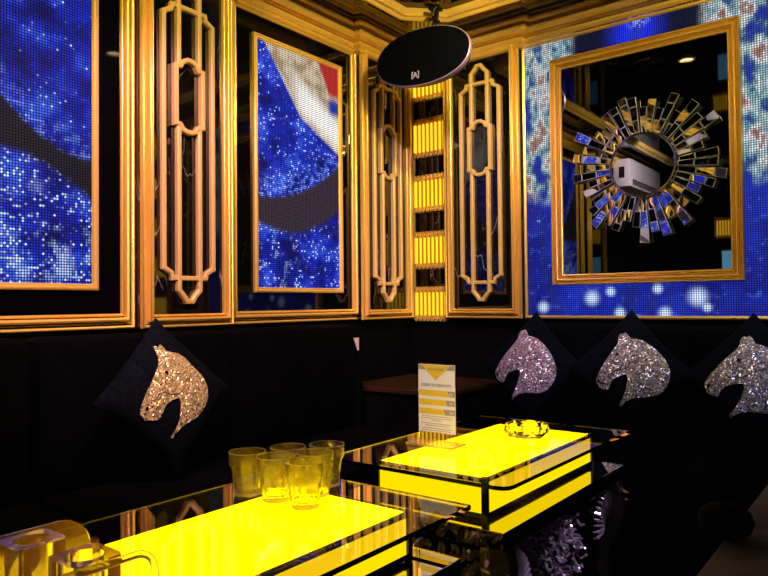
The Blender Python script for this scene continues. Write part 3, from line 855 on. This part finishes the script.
def make_table(label, loc):
    t = thing('coffee_table', label, 'table', loc, 0, 'glowing glass tables')
    o = -FZ
    def Z(z): return z + o
    cc = .022
    pl = [(HX - .002, -HY + cc), (HX, -HY + cc * 1.2), (HX, HY), (-HX, HY), (-HX, -HY), (HX - cc * 1.4, -HY), (HX - cc * .5, -HY + cc * .28)]
    pl = [(-HX, -HY), (HX - cc * 1.5, -HY), (HX - cc * .55, -HY + cc * .22), (HX - cc * .12, -HY + cc * .85), (HX, -HY + cc * 1.7), (HX, HY), (-HX, HY)]
    MB().zprism(pl, Z(TH - .010), Z(TH)).build('glass_top', TABLE_GLASS, t)
    bx0, bx1, by0, by1 = -.152, .178, -.355, .330
    fr = MB()                                                # black box frame with mirror corner posts
    fr.box(bx0 + .004, bx1 - .004, by0 + .004, by1 - .004, Z(.342), Z(.432))
    for xx in (bx0, bx1):
        for yy_ in (by0, by1):
            fr.box(xx - .007, xx + .007, yy_ - .007, yy_ + .007, Z(.341), Z(TH - .0105))
    fr.box(bx0, bx1, by0, by0 + .004, Z(.424), Z(.436)); fr.box(bx0, bx1, by1 - .004, by1, Z(.424), Z(.436))
    fr.box(bx0, bx0 + .004, by0, by1, Z(.424), Z(.436)); fr.box(bx1 - .004, bx1, by0, by1, Z(.424), Z(.436))
    fr.build('box_frame', BLACK_GLOSS, t)
    MB().box(bx0 + .006, bx1 - .006, by0 + .006, by1 - .006, Z(.4325), Z(.4365)).build('top_light_panel', GLOW_TOP, t)
    g = .006
    MB().box(bx1 - .004, bx1 + .001, by0 + g, by1 - g, Z(.357), Z(.423)).build('side_light_panel', GLOW_SIDE, t)
    MB().box(bx0 - .001, bx0 + .004, by0 + g, by1 - g, Z(.357), Z(.423)).build('side_light_panel', GLOW_SIDE, t)
    MB().box(bx0 + g, bx1 - g, by0 - .001, by0 + .004, Z(.357), Z(.423)).build('side_light_panel', GLOW_SIDE, t)
    MB().box(bx0 + g, bx1 - g, by1 - .004, by1 + .001, Z(.357), Z(.423)).build('side_light_panel', GLOW_SIDE, t)
    sx, sy = .256, .410
    MB().cbox(-sx, sx, -sy, sy, Z(.298), Z(.340), .0015).build('mirror_shelf', SHELF, t)
    MB().box(-.17, .17, -.32, .32, Z(.06), Z(.298)).build('table_core', BLACK_GLOSS, t)
    # carved legs
    for ax in (-1, 1):
        for ay in (-1, 1):
            mb = MB()
            dx, dy = ax * .70, ay * .71
            cx, cy = ax * (sx - .045), ay * (sy - .045)
            pth = []
            for zz, q in ((.298, .005), (.26, .020), (.215, .030), (.165, .022), (.115, .004), (.065, -.012), (.015, -.010), (-.035, .006), (-.06, .022)):
                pth.append((cx + dx * q, cy + dy * q, Z(zz)))
            mb.tube(pth, [.036, .040, .038, .031, .024, .019, .017, .020, .024], 18, rad=lambda th, s_: 1 + .10 * cos(6 * th))
            lr = random.Random(3)
            for k in range(5):
                zz = .285 - .014 * k; q = .05 - .0016 * k
                an = atan2(dy, dx) + lr.uniform(-1.1, 1.1)
                leaf(mb, (cx + cos(an) * q * .75, cy + sin(an) * q * .75, Z(zz)), (cos(an) * .5, sin(an) * .5, -.9), (cos(an), sin(an), .2), .045, .011, 1.5)
            mb.tube([(cx + dx * .022, cy + dy * .022, Z(-.078)), (cx + dx * .03, cy + dy * .03, Z(-.066)), (cx + dx * .03, cy + dy * .03, Z(-.05))], [.022, .030, .018], 12)
            mb.build('leg', SILVER_CARVED, t, True)
    # aprons: rail, a big crest of acanthus leaves in the middle of the long sides, shells by the legs
    for s in (-1, 1):
        X0 = s * .178
        mb = MB(); lr = random.Random(5)
        for k in range(90):                                 # leaves
            zz = lr.uniform(.02, .275)
            half = .125 * sin(pi * min(1, (.30 - zz) / .30)) ** .6
            yy_ = lr.uniform(-half, half)
            an = atan2(yy_, .30 - zz) + lr.uniform(-1.6, 1.6)
            leaf(mb, (X0 + s * lr.uniform(.0, .03), yy_ + .015, Z(zz)), (s * .35, sin(an), -cos(an) * lr.choice((1, 1, -1))), (s, 0, .1), lr.uniform(.022, .045), lr.uniform(.005, .010), lr.uniform(1.2, 4.0))
        for k in range(34):                                 # scrolls and beads
            zz = lr.uniform(.03, .27)
            half = .115 * sin(pi * min(1, (.30 - zz) / .30)) ** .6
            yy_ = lr.uniform(-half, half) + .015; ph = lr.uniform(0, 6.28); R2 = lr.uniform(.010, .019)
            mb.tube([(X0 + s * (.026 + .004 * q), yy_ + R2 * (1 - q / 11) * cos(ph + q * .8), Z(zz) + R2 * (1 - q / 11) * sin(ph + q * .8)) for q in range(10)], [.0035 + .0001 * q for q in range(10)], 6)
            zb_ = lr.uniform(.03, .27); yb_2 = lr.uniform(-.09, .09) + .015; rb = lr.uniform(.004, .008)
            mb.lathe([(0, -rb), (rb * .7, -rb * .7), (rb, 0), (rb * .7, rb * .7), (0, rb)], 8)
            q0 = len(mb.v) - 40
            mb.v[q0:] = [(a_ + X0 + s * .036, b_ + yb_2, c_ + Z(zb_)) for a_, b_, c_ in mb.v[q0:]]
        mb.build('carved_crest', SILVER_CARVED, t, True)
        for q in (-1, 1):
            mb = MB(); fan(mb, (X0 + s * .045, q * .335, Z(.165)), (0, -q * .35, .9), (0, 0, 1), (s, 0, 0), .115, 2.7, 17)
            mb.build('carved_shell', SILVER_CARVED, t, True)
    for q in (-1, 1):
        Y0 = q * .388
        mb = MB(); lr = random.Random(9)
        for k in range(95):
            xx = lr.uniform(-.19, .19); zz = .285 - lr.uniform(0, 1) ** 1.3 * (.15 - abs(xx) * .3)
            leaf(mb, (xx, Y0 + q * lr.uniform(0, .02), Z(zz)), (lr.uniform(-1, 1), q * .2, -lr.uniform(.1, 1)), (0, q, .1), lr.uniform(.03, .055), lr.uniform(.006, .012), lr.uniform(1, 2.6))
        mb.build('carved_frieze', SILVER_CARVED, t, True)
    return t
tab = make_table('yellow glowing glass table with tumblers in the foreground', (-1.008, .814, FZ))
dup(tab, (-1.008, 1.820, FZ), 'yellow glowing glass table behind, carrying the sign and ashtray')

# ------------------------------------------------------------------ six tumblers
def make_tumbler(label, loc):
    R_ = .0415
    def rad(r, z, a):
        k = max(0, min(1, (.064 - z) / .006)) * max(0, min(1, (z - .004) / .006))
        fac = (cos(pi / 9) / cos(((a + pi / 9) % (2 * pi / 9)) - pi / 9))
        return r * (1 - k * (1 - fac * .985)) if r > .024 and z < .07 and z > .003 else r
    outer = [(.0, .0), (.026, .0), (.030, .002), (.0315, .010), (.0335, .030), (.0355, .050), (.0365, .060), (.0398, .066), (.0408, .072), (R_, .094), (R_ - .0004, .0955)]
    inner = [(R_ - .0022, .0955), (R_ - .0028, .094), (.0375, .070), (.0350, .063), (.0325, .050), (.0300, .030), (.0270, .017), (.020, .0135), (.0, .013)]
    mb = MB()
    n = 54
    prof = outer + inner
    v = []; k = len(prof)
    for i in range(n):
        a = 2 * pi * i / n
        for q, (r, z) in enumerate(prof):
            rr_ = rad(r, z, a) if q < len(outer) else r
            v.append((rr_ * cos(a), rr_ * sin(a), z))
    f = [(i * k + q, ((i + 1) % n) * k + q, ((i + 1) % n) * k + q + 1, i * k + q + 1) for i in range(n) for q in range(k - 1)]
    mb.add(v, f)
    for q_ in range(len(mb.f)):
        if q_ % (k - 1) in (9, 10, 11, 0): mb.m[q_] = 1
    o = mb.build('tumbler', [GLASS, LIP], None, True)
    bm = bmesh.new(); bm.from_mesh(o.data); bmesh.ops.remove_doubles(bm, verts=bm.verts, dist=1e-5); bmesh.ops.recalc_face_normals(bm, faces=bm.faces); bm.to_mesh(o.data); bm.free()
    o.location = loc
    return tag(o, label, 'glass', 'tumblers on the near table')
G = [((-1.174, 1.017), 'clear glass tumbler at the left end of the six'), ((-1.135, 1.103), 'clear glass tumbler in the back row, middle of the six'),
     ((-1.083, 1.176), 'clear glass tumbler at the back right, farthest of the six'), ((-1.088, 1.021), 'clear glass tumbler in the front row, between the leftmost and the nearest one'),
     ((-1.045, 1.097), 'clear glass tumbler on the right, directly behind the nearest one'), ((-1.002, 1.022), 'clear glass tumbler nearest the camera of the six')]
g0 = None
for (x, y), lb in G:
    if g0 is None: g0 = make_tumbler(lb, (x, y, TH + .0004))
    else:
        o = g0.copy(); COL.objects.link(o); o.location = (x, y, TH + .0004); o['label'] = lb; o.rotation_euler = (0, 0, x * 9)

# ------------------------------------------------------------------ sign holder
t = thing('sign_holder', 'upright clear sign holder with yellow and white card on the far table', 'sign', (-1.122, 1.70, TH + .0004))
MB().cbox(-.085, .075, -.042, .040, 0, .006, .001).build('acrylic_foot', ACRYLIC, t, False)
MB().box(-.066, .066, .0022, .0052, .0062, .238).build('acrylic_sleeve', SLEEVE, t)
PAPER = pm('card_white', (.85, .80, .80), .6)
CARD_Y = pm('card_yellow', (.80, .52, .03), .6)
CARD_G = pm('card_grey', (.38, .30, .28), .6)
INK = pm('card_ink', (.16, .12, .12), .7)
cd = MB().box(-.064, .064, -.0018, .0018, .036, .236).build('printed_card', PAPER, t)
def band(mb, pts, mi=0): mb.prism(pts, -.0024, -.0019, mi)
def printed(name, pts, mat):
    q_ = MB(); band(q_, pts); q_.build(name, mat, cd)
printed('yellow_triangle', [(-.052, .2345), (.050, .2345), (-.002, .190)], CARD_Y)
for zt_, xr in ((.160, .036), (.133, .028), (.106, .020)):
    printed('yellow_bar', [(-.0615, zt_), (xr, zt_), (xr + .008, zt_ - .0165), (-.0615, zt_ - .0165)], CARD_Y)
printed('grey_corner', [(-.0635, .2345), (-.053, .2345), (-.036, .2205), (-.0635, .2205)], CARD_G)
printed('grey_corner', [(.0635, .2345), (.051, .2345), (.034, .2205), (.0635, .2205)], CARD_G)
for zt_, xr in ((.160, .037), (.133, .029), (.106, .021)):
    printed('number_tag', [(xr + .001, zt_), (.0635, zt_), (.0635, zt_ - .0165), (xr + .009, zt_ - .0165)], CARD_G)
def text(s, x, z, size, mat, name, parent, y=-.0030, align='CENTER'):
    cu = bpy.data.curves.new(name, 'FONT'); cu.body = s; cu.size = size; cu.align_x = align; cu.extrude = .0002
    o = bpy.data.objects.new(name, cu); COL.objects.link(o)
    dg = bpy.context.evaluated_depsgraph_get()
    me = bpy.data.meshes.new_from_object(o.evaluated_get(dg))
    bpy.data.objects.remove(o); bpy.data.curves.remove(cu)
    me.materials.clear(); me.materials.append(mat)
    me.transform(Matrix.Translation((x, y, z)) @ Matrix.Rotation(pi / 2, 4, 'X'))
    q_ = bpy.data.objects.new(name, me); COL.objects.link(q_); q_.parent = parent
    return q_
text('A V A T A R', -.001, .2185, .0105, INK, 'card_heading', cd)
text('CODE TO VIEW KTV', 0, .1715, .0115, INK, 'card_title', cd)
TW = pm('card_number_white', (.9, .85, .8), .6)
for s_, zz in (('01', .1475), ('02', .1205), ('03', .0935)):
    text(s_, .052, zz, .0105, TW, 'card_number', cd)
body = MB(); lr = random.Random(2)                           # lines of small print
for zz, x0_, x1_ in ((.0815, -.052, .054), (.0755, -.052, .054), (.0695, -.018, .020), (.0605, -.054, .050), (.0545, -.040, .042), (.0465, -.050, .054), (.0405, -.050, .048)):
    x = x0_
    while x < x1_:
        w = lr.uniform(.004, .010); body.box(x, min(x + w, x1_), -.0021, -.0019, zz, zz + .0022); x += w + .0018
body.build('small_print', CARD_G, cd)

# ------------------------------------------------------------------ ashtray: faceted hexagonal crystal
def ashtray():
    n = 8; v = []; f = []
    R0, R1 = .066, .074
    for i in range(n):
        a = 2 * pi * i / n; b = a + pi / n
        v += [(R0 * cos(a), R0 * sin(a), 0), (R1 * cos(b), R1 * sin(b), .017), (.066 * cos(a), .066 * sin(a), .036), (.050 * cos(b), .050 * sin(b), .030), (.046 * cos(a), .046 * sin(a), .012)]
    for i in range(n):
        j = (i + 1) % n; h = (i - 1) % n
        A = lambda q, s=i: s * 5 + q
        f += [(A(0), j * 5, A(1)), (A(0), A(1), A(2)), (A(0), A(2), h * 5 + 1), (A(1), j * 5 + 2, A(2)), (A(2), j * 5 + 2, A(3)), (A(2), A(3), A(4)), (A(2), A(4), h * 5 + 3), (A(3), j * 5 + 4, A(4))]
    f.append(tuple(i * 5 for i in range(n))[::-1]); f.append(tuple(i * 5 + 4 for i in range(n)))
    return MB().add(v, f)
o = ashtray().build('ashtray', CRYSTAL); o.location = (-.972, 1.985, TH + .0004); o.rotation_euler = (0, 0, .3)
tag(o, 'faceted amber crystal ashtray on the far glowing table', 'ashtray')

# ------------------------------------------------------------------ acrylic caddy in the front left corner
t = thing('acrylic_caddy', 'clear acrylic caddy with round cup holes in the bottom left corner', 'caddy', (-.93, .50, TH + .0004))
def rounded_panel(x, y0_, y1_, h, r, hole=True):
    pts = [(y0_, 0), (y1_, 0)]
    for k in range(9):
        a = k / 8 * pi / 2; pts.append((y1_ - r + r * cos(a), h - r + r * sin(a)))
    pts.append((y0_, h))
    n = len(pts); v = [(x - .003, p, q) for p, q in pts] + [(x + .003, p, q) for p, q in pts]
    f = [tuple(range(n)), tuple(range(2 * n - 1, n - 1, -1))] + [(i, (i + 1) % n, (i + 1) % n + n, i + n) for i in range(n)]
    return MB().add(v, f)
rounded_panel(-.108, -.12, .075, .092, .05).build('side_panel', ACRYLIC, t)
fr = MB()                                                    # bent frame on the near side
pth = [(.105, -.12, .088), (.105, -.02, .088), (.105, .022, .088)] + [(.105, .022 + .028 * sin(k / 5 * pi / 2), .060 + .028 * cos(k / 5 * pi / 2)) for k in range(1, 6)] + [(.105, .055, .030), (.105, .062, .005)]
fr.tube(pth, .0055, 10)
fr.build('bent_handle', ACRYLIC, t, True)
def cup_block(cx, cy, hw, h, r):
    n = 32; v = []; f = []
    sq = []
    for i in range(n):
        a = 2 * pi * i / n; c, s = cos(a), sin(a); k = 1 / (abs(c) ** 7 + abs(s) ** 7) ** (1 / 7)
        sq.append((cx + hw * k * c, cy + hw * k * s))
    for i in range(n):
        a = 2 * pi * i / n
        v += [(cx + r * .96 * cos(a), cy + r * .96 * sin(a), .012), (cx + r * cos(a), cy + r * sin(a), h), (sq[i][0], sq[i][1], h), (sq[i][0], sq[i][1], .0065)]
    for i in range(n):
        j = (i + 1) % n
        f += [(i * 4 + q, j * 4 + q, j * 4 + q + 1, i * 4 + q + 1) for q in range(3)]
    f.append(tuple(i * 4 for i in range(n))); f.append(tuple(i * 4 + 3 for i in range(n))[::-1])
    return MB().add(v, f)
cup_block(-.066, -.035, .036, .090, .024).build('cup_block', ACRYLIC, t, True)
cup_block(.054, -.022, .036, .090, .024).build('cup_block', ACRYLIC, t, True)
MB().cbox(-.112, .112, -.12, .075, 0, .0062, .0015).build('tray_base', ACRYLIC, t)

# ------------------------------------------------------------------ bench with mottled cover, pouch
MOT = add_noise(pm('mottled_grey_fabric', (.05, .05, .055), .8), 5, .5, .1, (.05, .05, .065), (.20, .18, .18), 5)
t = thing('bench', 'low bench with mottled grey cover in the bottom right corner', 'bench', (.012, 1.45, FZ))
MB().cbox(-.32, .32, -.75, .75, .30 + oz, .40 + oz, .012).build('seat_pad', MOT, t, True)
MB().box(-.30, .30, -.72, .72, .10, .30 + oz).build('bench_base', VELVET, t)
for sx in (-.27, .27):
    for sy in (-.68, .68):
        MB().box(sx - .02, sx + .02, sy - .02, sy + .02, 0, .10).build('foot', BLACK_GLOSS, t)
mb = MB(); mb.lathe([(0, 0), (.030, .0), (.046, .012), (.052, .030), (.046, .048), (.028, .060), (.008, .066), (0, .067)], 28)
o = mb.build('pouch', add_noise(pm('dark_grey_leather', (.004, .0045, .004), .9, 0, .1), 40, .3, .1), None, True); o.location = (-.305, 1.5, .4005)
tag(o, 'small dark grey round pouch on the edge of the mottled bench', 'pouch')

# ------------------------------------------------------------------ things behind the camera that the mirrors show
t = thing('air_conditioner', 'white wall air conditioner reflected in the round mirror', 'air conditioner', (WX, -.92, 2.10), pi / 2)
MB().cbox(-.56, .56, -.19, 0, 0, .31, .025).build('housing', WHITE_PLASTIC, t, True)
mb = MB()
for q in range(4): mb.box(-.48, .48, -.195, -.186, .03 + q * .016, .038 + q * .016)
mb.build('outlet_slats', BLACK_PLASTIC, t)
MB().box(.556, .5615, -.13, -.07, .10, .22).build('end_grille', BLACK_PLASTIC, t)
t = thing('control_display', 'small cyan lit wall display reflected in the black mirror', 'screen', (-1.58, YB, 1.30), pi)
MB().cbox(-.22, .22, -.03, 0, -.17, .17, .006).build('display_housing', BLACK_PLASTIC, t)
MB().box(-.20, .20, -.033, -.03, -.15, .15).build('display', CYAN, t)

# ------------------------------------------------------------------ lamps and added fill lights
def spot(loc, tgt, power, col, size=1.7, blend=.6, rad_=.05):
    L = bpy.data.lights.new('ceiling_or_fill_spot', 'SPOT'); L.energy = power; L.color = col; L.spot_size = size; L.spot_blend = blend; L.shadow_soft_size = rad_
    o = bpy.data.objects.new('ceiling_or_fill_spot', L); COL.objects.link(o); o.location = loc
    o.rotation_euler = (Vector(tgt) - Vector(loc)).to_track_quat('-Z', 'Y').to_euler()
    return o
def downlight(label, x, y, tgt, power, col, size=1.9):
    t = thing('downlight', label, 'ceiling light', (x, y, CZ), 0, 'ceiling spotlights')
    MB().lathe([(.052, 0), (.056, -.006), (.050, -.012), (.042, -.012), (.040, -.002)], 28).build('lamp_ring', GOLD, t, True)
    MB().lathe([(.041, -.003), (0, -.0045)], 28).build('lamp_lens', LAMP, t, True)
    spot((x, y, CZ - .03), tgt, power, col, size)
    return t
WARM = (1, .70, .24); MAG = (1, .38, .66); PUR = (.62, .32, 1)
downlight('round ceiling spotlight above the walkway aimed at the left screens', -.9, 1.15, (-2.56, 1.6, 1.5), 150, WARM, 1.5)
downlight('round ceiling spotlight near the far table aimed at the corner niche', -1.15, 2.35, (-2.56, 3.2, 1.7), 90, WARM, 1.5)
downlight('round ceiling spotlight aimed at the gold mirror frame', -.55, 1.9, (-1.1, 3.6, 1.75), 85, WARM, 1.5)
downlight('round ceiling spotlight behind the camera seen in the mirror', -1.80, -1.0, (-1.8, -.9, 0), 30, WARM)
downlight('added round fill light beside the camera aimed at the air conditioner', -1.55, .35, (-2.5, -.6, 2.25), 60, (1, .78, .85), .9)  # added so the air conditioner shows in the round mirror
downlight('added round fill light over the bench throwing violet light on the table carvings', .55, 2.55, (-.78, 1.82, .15), 300, (.80, .60, 1), .25)  # violet fill added to bring out the dark carvings
spot((-1.3, .7, CZ - .02), (-2.56, 1.9, .95), 210, MAG, 1.0)  # added magenta fill, no fixture, turns the lower left frames pink
spot((-.7, 1.6, CZ - .02), (-2.0, 3.6, 1.0), 120, (.85, .45, 1), .9)  # added purple fill without a fixture, tints the back wall's gold
spot((-.75, .45, CZ - .02), (-1.12, 1.7, .58), 190, (1, .82, .76), .16)  # narrow fill added to brighten the sign card, no fixture

downlight('added round fill light right of the tables throwing bluish light on the horse cushions', .45, 2.2, (-.75, 3.22, .50), 70, (.50, .52, 1), .55)  # bluish fill added for the cushions on the mirror wall
w = bpy.data.worlds.new('World'); SC.world = w; w.use_nodes = True
w.node_tree.nodes['Background'].inputs[0].default_value = (.01, .012, .02, 1)
w.node_tree.nodes['Background'].inputs[1].default_value = .2

# ------------------------------------------------------------------ camera
cam = bpy.data.cameras.new('camera'); co = bpy.data.objects.new('camera', cam); COL.objects.link(co)
f_px, yaw, pitch, roll = 683.476, radians(37.7319), radians(1.28255), radians(-.56465)
cam.sensor_width = 36; cam.sensor_fit = 'HORIZONTAL'; cam.lens = f_px * 36 / 768; cam.clip_start = .02
cy, sy = cos(yaw), sin(yaw)
fw = Vector((-sy, cy, 0)); rt = Vector((cy, sy, 0)); up = Vector((0, 0, 1))
f2 = fw * cos(pitch) + up * sin(pitch); u2 = up * cos(pitch) - fw * sin(pitch)
r3 = rt * cos(roll) + u2 * sin(roll); u3 = u2 * cos(roll) - rt * sin(roll)
M = Matrix((r3, u3, -f2)).transposed().to_4x4(); M.translation = Vector((0, 0, .87))
co.matrix_world = M
SC.camera = co

# stand the whole room on z = 0
for o in list(SC.objects):
    if o.parent is None: o.location.z += DZ
    if o.type == 'MESH' and o.parent is not None and o.get('category'): del o['category']

SC.view_settings.view_transform = 'Standard'; SC.view_settings.look = 'None'
SC.view_settings.exposure = 0; SC.view_settings.gamma = 1; SC.view_settings.use_curve_mapping = False
